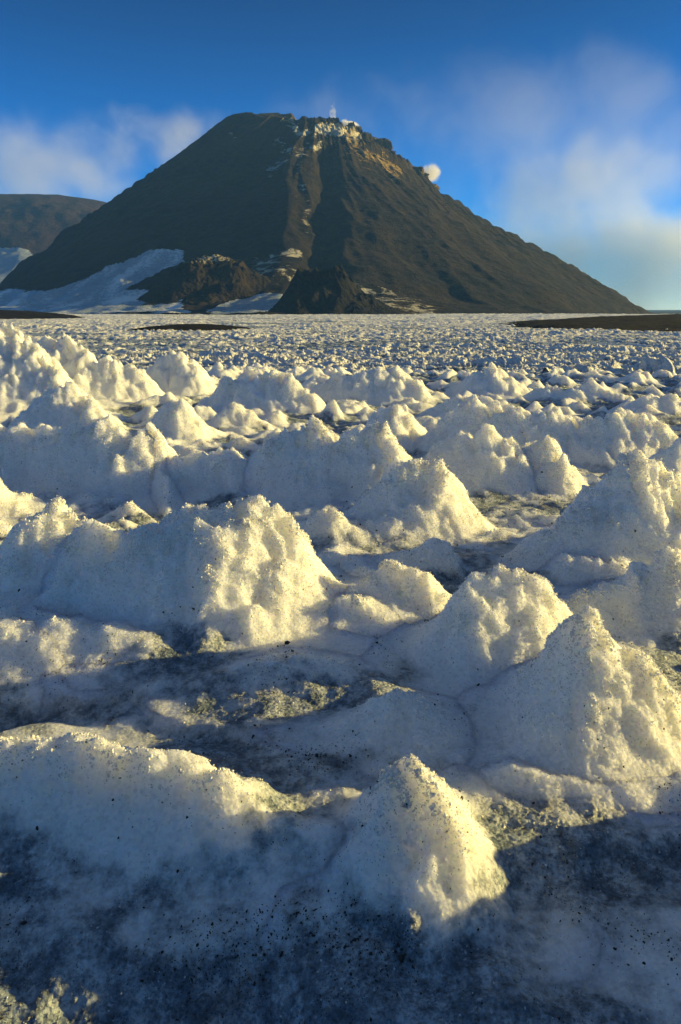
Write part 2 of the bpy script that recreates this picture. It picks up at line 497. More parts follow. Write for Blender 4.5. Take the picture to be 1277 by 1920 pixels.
# overlap margin grows with distance (grid spacing)
gap = F(.012) + SPc * F(3)
for i in range(NAMED):
    P = np.array(XN[i], F); mg = float(P[:, 3].max()) * 3.1 + .14
    box = (X > P[:, 0].min() - mg) & (X < P[:, 0].max() + mg) & (Y > P[:, 1].min() - mg) & (Y < P[:, 1].max() + mg)
    idx = np.flatnonzero(box)
    # this form's own height to know how far outside its territory a point is
    own = (WHO[idx] == i)
    inside = np.zeros(len(X), bool); inside[idx] = own & (terr[idx] > 0)
    if inside.sum() < 12: print('EMPTY', RIDGES[i][2]); continue
    pieces.append((i, inside))


def dilate(mask2, n):
    m = mask2.copy()
    for _ in range(n):
        k = m.copy()
        k[1:] |= m[:-1]; k[:-1] |= m[1:]; k[:, 1:] |= m[:, :-1]; k[:, :-1] |= m[:, 1:]
        m = k
    return m


V = np.stack([Xc, Yc, Zc], 1).astype(F)
_z = Zc.reshape(nr, nc); LAP = np.zeros_like(_z); K_ = 8
LAP[K_:-K_, K_:-K_] = _z[K_:-K_, K_:-K_] - (_z[2 * K_:, K_:-K_] + _z[:-2 * K_, K_:-K_] + _z[K_:-K_, 2 * K_:] + _z[K_:-K_, :-2 * K_]) / 4
LAP = (LAP.ravel() / (SPc * K_)).astype(F)      # > 0 on crests and knobs
taken = np.zeros((nr, nc), bool)
for i, inside in pieces:
    taken |= inside.reshape(nr, nc)
# ground: everything not well inside a form, sinking under the forms near their edge
NB = 16
depth = np.zeros((nr, nc), np.int32)
cur = ~taken
for s in range(NB):
    nxt = dilate(cur, 1)
    depth[nxt & ~cur] = s + 1
    cur = nxt
depth[~cur] = NB
keep = np.ones_like(cur)
Vg = V.copy(); Vg[:, 2] -= (depth.ravel() * SPc * F(.35))
fm = keep.ravel()[Q].all(1)
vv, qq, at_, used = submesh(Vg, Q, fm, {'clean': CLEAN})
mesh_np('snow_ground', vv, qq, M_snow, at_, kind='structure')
names = {}
for i, inside in pieces:
    m2 = inside.reshape(nr, nc)
    rws = np.flatnonzero(m2.any(1)); cls = np.flatnonzero(m2.any(0))
    r0, r1 = max(rws[0] - NB - 1, 0), min(rws[-1] + NB + 2, nr); c0, c1 = max(cls[0] - NB - 1, 0), min(cls[-1] + NB + 2, nc)
    sub = m2[r0:r1, c0:c1]
    dep = np.zeros(sub.shape, np.int32); cur = sub
    for s in range(NB):
        nxt = dilate(cur, 1); dep[nxt & ~cur] = s + 1; cur = nxt
    ids = (np.arange(r0, r1)[:, None] * nc + np.arange(c0, c1)[None]).ravel()
    vs = V[ids].copy(); vs[:, 2] -= dep.ravel() * SPc[ids] * F(.35)
    q = grid_quads(r1 - r0, c1 - c0)[:, ::-1]
    fm = cur.ravel()[q].all(1)
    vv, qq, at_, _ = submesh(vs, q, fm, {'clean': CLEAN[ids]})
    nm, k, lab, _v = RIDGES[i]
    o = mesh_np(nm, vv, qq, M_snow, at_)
    recenter(o)
    tag(o, lab, nm.replace('_', ' '), 'wind and sun carved snow forms in the near field')
print('near snow', time.time() - T0)

# ------------------------------------------------------------------ crystals and grit lying on the near snow (uncountable)
G = V.reshape(nr, nc, 3)
du = np.zeros_like(G); dv = np.zeros_like(G)
du[1:-1] = G[2:] - G[:-2]; dv[:, 1:-1] = G[:, 2:] - G[:, :-2]
NRM = np.cross(dv.reshape(-1, 3), du.reshape(-1, 3)); NRM /= (np.linalg.norm(NRM, axis=1)[:, None] + 1e-12)
NRM[NRM[:, 2] < 0] *= -1
t = (1 + 5 ** .5) / 2
ICO = np.array([(-1, t, 0), (1, t, 0), (-1, -t, 0), (1, -t, 0), (0, -1, t), (0, 1, t), (0, -1, -t), (0, 1, -t), (t, 0, -1), (t, 0, 1), (-t, 0, -1), (-t, 0, 1)], F)
ICO /= np.linalg.norm(ICO[0])
ICF = np.array([(0, 11, 5), (0, 5, 1), (0, 1, 7), (0, 7, 10), (0, 10, 11), (1, 5, 9), (5, 11, 4), (11, 10, 2), (10, 7, 6), (7, 1, 8), (3, 9, 4), (3, 4, 2), (3, 2, 6), (3, 6, 8), (3, 8, 9), (4, 9, 5), (2, 4, 11), (6, 2, 10), (8, 6, 7), (9, 8, 1)], np.int32)


def scatter(name, prob, n, size, mat, sink, squash=1.0, jitter=.25):
    p = prob.astype(np.float64); p /= p.sum()
    ids = rng.choice(len(p), n, p=p)
    c = V[ids] + NRM[ids] * 0
    s = size(ids)
    sc = rng.uniform(.6, 1.3, (n, 1, 3)).astype(F); sc[:, :, 2] *= squash
    vv = ICO[None] * sc * (1 + rng.uniform(-jitter, jitter, (n, 12, 1)).astype(F))
    # random rotation
    qn = rng.normal(size=(n, 4)).astype(F); qn /= np.linalg.norm(qn, axis=1)[:, None]
    w, a, b, d = qn.T
    Rm = np.stack([1 - 2 * (b * b + d * d), 2 * (a * b - w * d), 2 * (a * d + w * b), 2 * (a * b + w * d), 1 - 2 * (a * a + d * d), 2 * (b * d - w * a), 2 * (a * d - w * b), 2 * (b * d + w * a), 1 - 2 * (a * a + b * b)], 1).reshape(n, 3, 3)
    vv = np.einsum('nij,nkj->nki', Rm, vv) * s[:, None, None]
    vv += (c + NRM[ids] * (s * sink)[:, None] + rng.normal(0, 1, (n, 3)).astype(F) * SPc[ids][:, None] * .5)[:, None]
    f = ICF[None] + (np.arange(n, dtype=np.int32) * 12)[:, None, None]
    return mesh_np(name, vv.reshape(-1, 3), f.reshape(-1, 3), mat, smooth=False, kind='stuff')


tm = NT('clear_ice_crystal')
p = tm.n('BsdfPrincipled'); p.inputs['Base Color'].default_value = (.93, .93, .92, 1); p.inputs['Roughness'].default_value = .12
p.inputs['IOR'].default_value = 1.31; p.inputs['Transmission Weight'].default_value = .45; p.inputs['Specular IOR Level'].default_value = .8
tm.l(p.outputs[0], tm.out.inputs['Surface'])
tg = NT('black_grit')
p = tg.n('BsdfPrincipled'); p.inputs['Base Color'].default_value = (.018, .016, .014, 1); p.inputs['Roughness'].default_value = .7
tg.l(p.outputs[0], tg.out.inputs['Surface'])

inview = (np.abs(X) < .60 * Y + .15)
# area on the ground per vertex times a fall-off so that crystals stay about evenly dense in the picture
area = SPc * SPc * np.clip(1 / np.maximum(NRM[:, 2], .25), 1, 4)
ridge = sst(.05, .22, MM)
pat = sst(-.25, .45, n3(X * 6, Y * 6, Z * 6, 80))
prob = area * inview * (Rf < 7) * (F(.03) + F(1.0) * ridge * (F(.35) + F(.65) * pat)) * (F(.25) + np.clip(LAP * 4, 0, 1.5)) / np.maximum(Rf, .6) ** F(1.5)
scatter('ice_crystals', prob, 85000, lambda i: (rng.uniform(.0006, .0019, len(i)) * (.75 + .26 * Rf[i])).astype(F), tm.m, .15)
prob = area * inview * (Rf < 3.2) * sst(.04, .14, MM) * np.clip(LAP * 5 - .35, 0, 2) ** 1.5 * (F(.1) + pat) / np.maximum(Rf, .6)
scatter('ice_beads', prob, 5500, lambda i: rng.uniform(.0009, .0042, len(i)).astype(F) * (F(.8) + F(.2) * Rf[i]), tm.m, .2, jitter=.35)
hollow = 1 - sst(.03, .2, MM)
patg = 3 * sst(.05, .5, n3(X * 7, Y * 7, Z * 7, 90))
prob = area * inview * (Rf < 4.5) * (F(.08) + hollow * (F(.06) + patg)) / np.maximum(Rf, .6) ** F(1.3)
scatter('volcanic_grit', prob, 34000, lambda i: (rng.gamma(1.1, .0005, len(i)) * (.8 + .2 * Rf[i]) + .0003).astype(F), tg.m, .1, squash=.6, jitter=.5)
print('scatter', time.time() - T0)

# ------------------------------------------------------------------ far snow field
DT2 = .0026
rr = np.exp(np.arange(math.log(13.0), math.log(600.0), DT2)).astype(F)
aa = np.arange(-.75, .75, DT2).astype(F)
Rg, Ag = np.meshgrid(rr, aa, indexing='ij')
x = (Rg * np.sin(Ag)).ravel().astype(F); y = (Rg * np.cos(Ag)).ravel().astype(F); r = Rg.ravel().astype(F)
xs = x + n2(x * .5, y * .5, 61) * F(.5)
cup = 1 - np.abs(n2(xs * F(1.1), y * F(.75), 62)) * F(2.1)
cup2 = 1 - np.abs(n2(x * F(2.3), y * F(1.6), 63)) * F(2.0)
big = fbm2(x * F(.035), y * F(.05), 3, 65)
rows = n2(x * F(.10), y * F(.42), 66)
h = np.clip(cup, 0, 1) ** 1.5 * F(.28) + np.clip(cup2, 0, 1) ** 1.3 * F(.20) + rows * F(.26) + n2(x * F(.35), y * F(1.1), 64) * F(.12)
patch = fbm2(x * F(.045), y * F(.11), 3, 69) + n2(x * F(.02), y * F(.03), 60) * F(.4)
h = h * np.clip(F(.72) + F(.9) * patch + F(.4) * n2(x * F(.17), y * F(.2), 67), .12, 1.5)
zz = ground_z(x, y, r) + h + big * F(.12) - F(.25) * (r < 15) - F(.05)
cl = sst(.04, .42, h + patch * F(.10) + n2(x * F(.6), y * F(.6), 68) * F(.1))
zz = zz - F(2.5) * sst(540, 600, r)
spz = r * F(DT2)
for f_, a_ in ((1.3, .16), (3.2, .09)):
    w = np.clip((1 / f_) / (3 * spz) - .1, 0.15, 1) * F(a_)
    x = x + n3(x * f_, y * f_, zz * f_, 70) * w; zz = zz + n3(x * f_, y * f_, zz * f_, 71) * w
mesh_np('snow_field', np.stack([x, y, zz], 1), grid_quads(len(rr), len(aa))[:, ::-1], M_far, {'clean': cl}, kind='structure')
print('far snow', time.time() - T0)

# ------------------------------------------------------------------ plain to the horizon
n = 96
rad = np.array([0, 200, 600, 1200, 2500, 4000, 5500], F)
th = np.linspace(0, 2 * PI, n, endpoint=False)
vv = np.array([[rad_ * math.cos(a), rad_ * math.sin(a), -4.2 - (0 if rad_ < 700 else 6)] for rad_ in rad for a in th], F)
q = []
for i in range(len(rad) - 1):
    for j in range(n):
        q.append((i * n + j, (i + 1) * n + j, (i + 1) * n + (j + 1) % n, i * n + (j + 1) % n))
mesh_np('ground', vv, np.array(q), M_soil, kind='structure')


def dome(name, cx, cy, rx, ry, h, mat, base=-3.25, rot=0.0, nseg=240, seed=0, rough=.1):
    u = np.linspace(-1.1, 1.1, nseg).astype(F)
    U, W = np.meshgrid(u, u, indexing='ij'); U = U.ravel(); W = W.ravel()
    d = np.hypot(U, W) * (1 + .12 * fbm2(U * 3 + seed, W * 3, 3, 5))
    prof = np.clip(1 - d * d, -.4, 1)
    ca, sa = math.cos(rot), math.sin(rot)
    x = cx + U * rx * ca - W * ry * sa; y = cy + U * rx * sa + W * ry * ca
    z = base + h * prof + fbm2(x * .4, y * .4, 4, 6) * rough
    return mesh_np(name, np.stack([x, y, z], 1), grid_quads(nseg, nseg), mat, kind='structure')


# three bare banks of black soil breaking the snow
p = at(1150, 600, 170)
dome('soil_bank', 100, 170, 62, 75, 3.0, M_soil, base=-3.3, rot=-.35, seed=2)
p = at(362, 606, 140)
dome('soil_bank', -29.5, 140, 12.5, 20, 1.15, M_soil, base=-3.25, seed=5, rough=.06)
dome('soil_bank', -150, 300, 42, 45, 3.6, M_soil, base=-3.3, seed=9)

# ------------------------------------------------------------------ the mountain
YM = 1150.0
CX = at(590, 400, YM)[0]


def prof(pts):
    rho = np.array([abs(at(px, py, YM)[0] - CX) for px, py in pts]); z = np.array([at(px, py, YM)[2] for px, py in pts])
    o = np.argsort(rho)
    return rho[o], z[o]


PL = prof([(590, 236), (572, 238), (556, 236), (548, 226), (535, 215), (520, 211), (480, 213), (440, 213), (424, 219), (405, 232), (370, 260), (330, 290), (280, 324), (230, 358), (200, 380), (130, 428), (60, 480), (0, 530), (-60, 566), (-150, 590)])
PR = prof([(590, 236), (600, 229), (620, 231), (640, 236), (662, 240), (672, 258), (680, 266), (688, 262), (697, 270), (706, 268), (722, 272), (735, 296), (743, 312), (752, 315), (764, 317), (780, 322), (793, 330), (799, 346), (815, 352), (835, 362), (870, 388), (920, 418), (960, 440), (1000, 458), (1030, 474), (1090, 508), (1150, 543), (1200, 575), (1235, 597)])
PF = (np.array([0, 25, 50, 120, 250, 380, 470, 560, 640, 760]), np.array([at(590, 233, YM)[2] - 2, at(590, 240, YM)[2], at(590, 256, YM)[2], 246, 160, 90, 46, 12, -1, -6]))
rho = np.concatenate([np.arange(0, 300, 1.3), np.arange(300, 760, 2.2)]).astype(F)
ph = np.arange(0, 2 * PI + 1e-6, 2 * PI / 1500).astype(F)
# finer on the camera side
RH, PH = np.meshgrid(rho, ph, indexing='ij')
RH = RH.ravel().astype(F); PH = PH.ravel().astype(F)


def mtn_h(rho, ph):
    c = np.cos(ph); s = np.sin(ph)
    x0 = rho * c; y0 = rho * s
    wl = np.maximum(-c, 0) ** 2; wr = np.maximum(c, 0) ** 2; wf = s * s
    rw = rho * (1 + .03 * n2(c * 3, s * 3, 71)) + n2(x0 * F(.02), y0 * F(.02), 72) * 3 * sst(100, 250, rho) * (1 - np.abs(c) ** 6)
    h = wl * np.interp(rw, *PL) + wr * np.interp(rw, *PR) + wf * np.interp(rw, *PF)
    off = 1 - np.abs(c) ** 10            # keep the flanks' outline, carve the face
    # erosion ribs running down the slope
    a = ph * F(1.0)
    wob = n2(x0 * F(.006), y0 * F(.006), 73) * F(.35)
    rib = np.abs(n2((a + wob * .25) * F(9), rho * F(.006), 74)) * F(-6) + np.abs(n2((a + wob * .1) * F(26), rho * F(.012), 75)) * F(-2)
    env = sst(30, 140, rho) * (1 - sst(520, 680, rho) * .8)
    h = h + (rib + 2.5) * env * off
    # central gully and its spur
    fx = (x0 - 24 - 6 * n2(y0 * F(.02), y0 * 0, 76)); fr = (s < 0) * env * sst(-110, -230, y0)
    h = h - 11 * np.exp(-(fx / 13) ** 2) * fr + 5 * np.exp(-((x0 + 14) / 16) ** 2) * fr
    # crags round the right rim
    cl = sst(-1.75, -1.2, ph - 2 * PI * (ph > PI)) * sst(.5, .1, ph - 2 * PI * (ph > PI)) * sst(55, 75, rho) * sst(200, 130, rho)
    blk = n2(x0 * F(.075), y0 * F(.075), 77); blk2 = n2(x0 * F(.17), y0 * F(.17), 78)
    step = sst(-.05, .12, blk) * 13 + sst(-.05, .15, blk2) * 6
    h = h + cl * off * (step * .4 - 3)
    # bouldery surface
    h = h + fbm2(x0 * F(.06), y0 * F(.06), 5, 79, .6) * F(.75) * (.4 + .6 * off) + cl * fbm2(x0 * F(.12), y0 * F(.12), 4, 85, .65) * 1.6
    return h, cl


def dense(P):
    r_ = np.arange(0, P[0].max(), 3.0)
    return [r_, np.interp(r_, *P)]


TGT_L = (-(PL[0] - 0), PL[1]); TGT_B = np.concatenate([CX - PL[0][::-1], CX + PR[0]]) / YM * FP; TGT_E = (np.concatenate([PL[1][::-1], PR[1]]) - EYE) / YM * FP
PL = dense(PL); PR = dense(PR)
_rh, _ph = np.meshgrid(rho[::2], ph[::2], indexing='ij'); _rh = _rh.ravel(); _ph = _ph.ravel()
for _it in range(9):
    _h, _ = mtn_h(_rh, _ph)
    _y = YM + _rh * np.sin(_ph); _b = (CX + _rh * np.cos(_ph)) / _y * FP; _e = (_h - EYE) / _y * FP
    _k = np.clip(((_b + 900) / 5).astype(int), 0, 359)
    env = np.full(360, -99.0); np.maximum.at(env, _k, _e)
    bc = np.arange(360) * 5 - 897.5
    ok = env > -90
    for P, sg in ((PL, -1), (PR, 1)):
        bb = (CX + sg * P[0]) / YM * FP
        df = np.interp(bb, bc[ok], env[ok]) - np.interp(bb, TGT_B, TGT_E)
        P[1] -= np.clip(df, -14, 30) * YM / FP * .6 * (P[0] > 4)
H, CLF = mtn_h(RH, PH)
mx = CX + RH * np.cos(PH); my = YM + RH * np.sin(PH)
H = np.where(RH > 700, np.minimum(H, -5.5), H)


def blob(points, w):
    """soft mask round polylines given in picture coordinates, laid on the camera-facing flank"""
    # world (x, z) of each surface point seen from the front: mark by bearing and elevation
    bx = mx / my; bz = (H - EYE) / my
    out = np.zeros(len(mx), F)
    P = [((at(px, py, 100.0)[0]) / 100, (at(px, py, 100.0)[2] - EYE) / 100) for px, py in points]
    for a, b in zip(P[:-1], P[1:]):
        dx, dy = b[0] - a[0], b[1] - a[1]
        t = np.clip(((bx - a[0]) * dx + (bz - a[1]) * dy) / (dx * dx + dy * dy + 1e-12), 0, 1)
        d = np.hypot(bx - a[0] - t * dx, bz - a[1] - t * dy) * FP
        out = np.maximum(out, np.exp(-(d / w) ** 2))
    return out * (np.sin(PH) < .15)


pale = np.maximum.reduce([blob([(560, 245), (575, 275), (560, 300), (558, 330), (570, 355), (580, 385), (572, 410), (582, 440)], 9) * .62,
                          blob([(600, 240), (640, 245), (668, 255)], 13) * 1.3, blob([(545, 228), (560, 250), (590, 252)], 9),
                          blob([(490, 495), (530, 480), (560, 475)], 12) * .95, blob([(520, 268), (560, 290), (600, 270)], 12) * .8,
                          blob([(480, 500), (560, 520), (640, 545)], 22) * .8,
                          blob([(650, 545), (720, 560), (800, 585)], 22) * .85, blob([(430, 250), (440, 258)], 6) * .6])
sulph = np.maximum.reduce([blob([(530, 222), (548, 230)], 7) * .9, blob([(655, 250), (680, 285), (720, 300), (745, 330)], 16) * 1.0, blob([(610, 250), (650, 280), (690, 310)], 16) * .55])
rust = np.maximum.reduce([blob([(600, 300), (680, 330), (760, 400)], 30) * .55, blob([(560, 380), (600, 470), (560, 500), (640, 520)], 22) * .45, blob([(700, 420), (800, 480)], 30) * .4])
frost = np.maximum.reduce([blob([(505, 320), (530, 300), (545, 290)], 14) * .75, blob([(540, 340), (560, 370)], 14) * .5])
Qm = grid_quads(len(rho), len(ph))
mtn = mesh_np('mountain', np.stack([mx, my, H], 1), Qm, M_mtn, {'pale': pale, 'sulphur': sulph, 'rust': rust, 'frost': frost}, kind='structure')
mtn['label'] = 'dark volcanic mountain with a craggy broken rim rising over the snow'

# snow lying on the foot of the mountain: a sheet of its own over that part of the slope
Pp = np.stack([(mx / my) * FP / 1.0, (H - EYE) / my * FP], 1)


def picpoly(poly):
    """signed inside test of a polygon given in picture coordinates, on bearing and elevation"""
    P = np.array([((at(px, py, 100.0)[0]) / 100 * FP, (at(px, py, 100.0)[2] - EYE) / 100 * FP) for px, py in poly])
    x = Pp[:, 0] + n2(mx * F(.03), my * F(.012), 91) * 9 + n2(mx * F(.11), my * F(.05), 93) * 4; z = Pp[:, 1] + n2(mx * F(.03), my * F(.012), 92) * 5
    ins = np.zeros(len(x), bool)
    j = len(P) - 1
    for i in range(len(P)):
        xi, zi = P[i]; xj, zj = P[j]
        c = ((zi > z) != (zj > z)) & (x < (xj - xi) * (z - zi) / (zj - zi + 1e-9) + xi)
        ins ^= c
        j = i
    return ins & (np.sin(PH) < .1) & (RH < 735)


def snow_sheet(ins, label):
    fm = ins[Qm].all(1)
    v = np.stack([mx, my, H + .9 + n2(mx * .12, my * .05, 94) * .5], 1).astype(F)
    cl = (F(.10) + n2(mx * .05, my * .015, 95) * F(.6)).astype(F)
    vv, qq, at_, _ = submesh(v, Qm, fm, {'clean': cl})
    o = mesh_np('snow_patch', vv, qq, M_far, at_)
    recenter(o)
    tag(o, label, 'snow patch', 'blue shaded snow patches at the foot of the mountain')


snow_sheet(picpoly([(-100, 556), (0, 546), (90, 542), (190, 514), (240, 485), (300, 468), (345, 470), (348, 492), (330, 500), (240, 545), (300, 545), (350, 560), (352, 590), (-100, 592)]), 'large snow patch in blue shade sweeping up the left foot of the dark mountain')
snow_sheet(picpoly([(380, 590), (440, 560), (520, 550), (560, 560), (500, 592)]), 'narrow snow patch lying between the brown cinder cone and the black one')


# ------------------------------------------------------------------ hill behind on the left
def hill():
    u = np.linspace(-1, 1, 420).astype(F)
    U, W = np.meshgrid(u, u, indexing='ij'); U = U.ravel(); W = W.ravel()
    x = -1150 + U * 1150; y = 2050 + W * 620
    Yh = 2000
    pts = [(-260, 420), (-150, 385), (-60, 368), (0, 364), (110, 364), (150, 370), (195, 378), (260, 400), (340, 440), (430, 500), (520, 560)]
    hx = [at(a, b, Yh)[0] for a, b in pts]; hz = [at(a, b, Yh)[2] for a, b in pts]
    top = np.interp(x, hx, hz)
    d = (y - Yh)
    f = np.where(d < 0, np.interp(d, [-570, -420, -300, -150, 0], [0, .10, .40, .80, 1.0]), np.clip(1 - (d / 500) ** 2, 0, 1))
    z = (top + 6) * f - 6 + fbm2(x * .01, y * .01, 6, 101, .55) * 7 * np.clip(f * 3, 0, 1) * (1 - .7 * np.exp(-(d / 60) ** 2))
    return x, y, z, f


hx_, hy_, hz_, hf_ = hill()
Qh = grid_quads(420, 420)
mesh_np('hill', np.stack([hx_, hy_, hz_], 1), Qh, M_hill, kind='structure')
ins = (hz_ - EYE) / hy_ * FP
bxx = hx_ / hy_ * FP
lim = -(470 - 578)
nzz = n2(hx_ * .012, hy_ * .006, 105) * 14
m = (ins < lim + nzz - (bxx + 640) * .25 + 6) & (hy_ < 1900)
fm = m[Qh].all(1)
vv, qq, at_, _ = submesh(np.stack([hx_, hy_, hz_ + 1.5], 1).astype(F), Qh, fm, {'clean': (-.05 + .4 * n2(hx_ * .03, hy_ * .01, 106)).astype(F)})
o = mesh_np('snow_patch', vv, qq, M_far, at_); recenter(o)
tag(o, 'dim hazy snow patch on the far hill at the left edge', 'snow patch', 'blue shaded snow patches at the foot of the mountain')


# ------------------------------------------------------------------ small cones in front of the mountain
def cone(name, Yc, pts, mat, seed, craggy, label, depthf=1.0, attrs=None):
    cx = (at(pts[0][0], 560, Yc)[0] + at(pts[-1][0], 560, Yc)[0]) / 2
    half = (at(pts[-1][0], 560, Yc)[0] - at(pts[0][0], 560, Yc)[0]) / 2
    hx = np.array([at(a, b, Yc)[0] for a, b in pts]); hz = np.array([at(a, b, Yc)[2] for a, b in pts])
    N = 460
    u = np.linspace(-1.05, 1.05, N).astype(F)
    U, W = np.meshgrid(u, u, indexing='ij'); U = U.ravel(); W = W.ravel()
    x = cx + U * half; y = Yc + W * half * depthf
    top = np.interp(x, hx, hz)
    wn = W + .10 * n2(U * 4, W * 4, seed)
    f = 1 - np.abs(wn)
    cone_h = np.interp(np.abs(wn), [0, .12, .35, .7, 1.05], [1, .93, .60, .22, -.08])
    z = -5 + (top + 5) * cone_h
    hmax = hz.max()
    hi = sst(.35, .8, z / hmax)
    # gullies and crag blocks
    z = z + (np.abs(n2(U * 9 + wn * 2, W * 5, seed + 1)) - .2) * -7 * craggy * sst(0, .25, f) * np.clip(z / hmax, 0, 1)
    z = z + hi * craggy * (sst(-.05, .1, n2(x * .16, y * .16, seed + 2)) * 5 - 2.5 + fbm2(x * .3, y * .3, 3, seed + 3) * 2.2) * (.35 + .65 * sst(.03, .2, np.abs(W)))
    z = z + fbm2(x * .12, y * .12, 5, seed + 4, .6) * .9
    at_ = {k: g(U, W, z / hmax).astype(F) for k, g in (attrs or {}).items()}
    o = mesh_np(name, np.stack([x, y, z], 1), grid_quads(N, N), mat, at_)
    recenter(o)
    tag(o, label, 'volcanic cone', 'small volcanic cones at the foot of the mountain')
    return o


cone('volcanic_cone', 620, [(205, 592), (262, 562), (300, 528), (325, 505), (348, 492), (372, 482), (392, 480), (412, 478), (432, 484), (455, 492), (475, 508), (505, 522), (545, 545), (600, 592)], M_cone, 111, .4,
     'wide brown cinder cone with rusty scree and pale streaks on its crest', 1.0,
     {'pale': lambda U, W, h: .9 * np.exp(-((h - .95) / .16) ** 2) * sst(.6, .0, np.abs(U)) * (W < .2), 'sulphur': lambda U, W, h: h * 0, 'frost': lambda U, W, h: h * 0, 'rust': lambda U, W, h: .12 + 0 * h})
cone('volcanic_cone', 520, [(490, 592), (520, 568), (540, 540), (552, 520), (560, 508), (575, 510), (592, 503), (603, 508), (618, 506), (628, 498), (640, 500), (650, 515), (665, 532), (690, 550), (730, 574), (770, 592)], M_black, 131, 1.0,
     'small black lava cone with a notched crater rim, in front of the brown one', 1.0)

# ------------------------------------------------------------------ crags on the rim
def crag(px, py, Yc, w, h, d, seed, mat, label, lean=0.0):
    x0, _, z0 = at(px, py, Yc)
    nu, nv = 130, 90
    th = np.linspace(0, 2 * PI, nu + 1)[:-1]; v = np.linspace(0, 1, nv)
    TH, VV = np.meshgrid(th, v, indexing='ij'); TH = TH.ravel(); VV = VV.ravel()
    prof_ = np.interp(VV, [0, .6, .85, .97, 1], [1.25, 1.0, .88, .66, 0])
    sq = 1 / np.maximum(np.abs(np.cos(TH)), np.abs(np.sin(TH))) ** .55
    x = np.cos(TH) * prof_ * sq; y = np.sin(TH) * prof_ * sq
    zz = np.interp(VV, [0, .75, .93, 1], [-1.0, .72, 1.0, 1.03])
    X_ = x * w * .5; Y_ = y * d * .5; Z_ = zz * h
    b = n3(X_ * .16, Y_ * .16, Z_ * .10, seed); b2 = n3(X_ * .45, Y_ * .45, Z_ * .2, seed + 1); b3 = n3(X_ * 1.1, Y_ * 1.1, Z_ * .7, seed + 2)
    k = 1 + .45 * np.round(b * 3) / 3 + .22 * b2 + .1 * b3
    X_ = X_ * k + lean * (zz + 1) * h * .5; Y_ = Y_ * k; Z_ = Z_ + (b * .2 + b2 * .12) * h * .6
    i = np.arange(nu * nv).reshape(nu, nv); i2 = np.roll(i, -1, 0)
    q = np.stack([i[:, :-1], i2[:, :-1], i2[:, 1:], i[:, 1:]], -1).reshape(-1, 4)
    o = mesh_np('rock_crag', np.stack([X_, Y_, Z_], 1), q, mat)
    o.location = (x0, Yc, z0 - h)
    tag(o, label, 'rock crag', 'rock crags along the broken rim of the mountain')


CR = [
 (690, 262, 1110, 12, 14, 12, 'dark thumb-shaped crag standing just right of the steaming pale summit'),
 (713, 267, 1105, 22, 22, 18, 'big square dark crag, highest rock of the right rim'),
 (730, 290, 1098, 16, 20, 14, 'dark crag stepping down from the big square one'),
 (757, 316, 1125, 13, 12, 14, 'bluish crag at the top of the lower rim'),
 (776, 318, 1120, 18, 16, 14, 'bluish blocky crag in front of the round steam puff'),
 (790, 328, 1112, 13, 18, 12, 'bluish crag ending the lower rim in a sharp drop'),
 (808, 350, 1110, 15, 10, 12, 'low rounded crag below the sharp drop of the lower rim'),
 (540, 218, 1135, 13, 8, 12, 'rusty orange crag at the right corner of the dark flat summit'),
 (668, 242, 1092, 12, 22, 12, 'ochre crag tower at the edge of the steaming pale summit'),
 (655, 262, 1078, 14, 18, 12, 'ochre rib of rock below the steaming pale summit'),
 (700, 290, 1078, 16, 18, 12, 'golden cliff block under the big square dark crag'),
 (722, 304, 1080, 15, 17, 12, 'golden cliff block beneath the dark stepped crag'),
 (740, 325, 1085, 12, 16, 12, 'lowest golden cliff block, left of the bluish crags'),
]
for i, (px, py, Yc, w, h, d, lab) in enumerate(CR):
    crag(px, py - 3, Yc - 12, w * 1.45, h * 1.3, d * 1.4, 150 + i * 5, M_crag, lab)
print('mountain', time.time() - T0)


# ------------------------------------------------------------------ steam and cloud: real volumes
def vol_object(name, loc, size, dens, col, noise_scale, thresh, label, cat, group=None, kind=None, detail=4, rot=(0, 0, 0), soft=.55, aniso=0.0, shape=(0, 0, 0, 0), emis=0, wide=.28):
    import bmesh
    bm = bmesh.new(); bmesh.ops.create_icosphere(bm, subdivisions=3, radius=1.0)
    me = bpy.data.meshes.new(name); bm.to_mesh(me); bm.free()
    o = bpy.data.objects.new(name, me); COL.objects.link(o)
    o.location = loc; o.scale = size; o.rotation_euler = rot
    t = NT(name + '_vapour')
    tc = t.n('TexCoord').outputs['Object']
    ln = t.n('VectorMath', operation='LENGTH'); t.l(tc, ln.inputs[0])
    fall = t.ramp(ln.outputs['Value'], soft * .5, 1.0, 1.0, 0.0)
    pv = t.scale_vec(tc, tuple(s * noise_scale / max(size) for s in size))
    off = t.n('VectorMath', operation='ADD'); t.l(pv, off.inputs[0]); off.inputs[1].default_value = (loc[0] * .013 % 7, 3.1, loc[2] * .017 % 5)
    nz = t.noise(off.outputs[0], 1.0, detail, .58, dist=.3)
    dd = t.math('ADD', nz, t.math('MULTIPLY', t.math('SUBTRACT', fall, 1.0), .62))
    d = t.ramp(dd, thresh, thresh + wide, 0, dens)
    pv_ = t.n('VolumePrincipled'); pv_.inputs['Color'].default_value = (*col, 1); pv_.inputs['Anisotropy'].default_value = aniso
    t.l(d, pv_.inputs['Density'])
    t.l(pv_.outputs[0], t.out.inputs['Volume'])
    me.materials.append(t.m)
    tag(o, label, cat, group, kind)
    return o


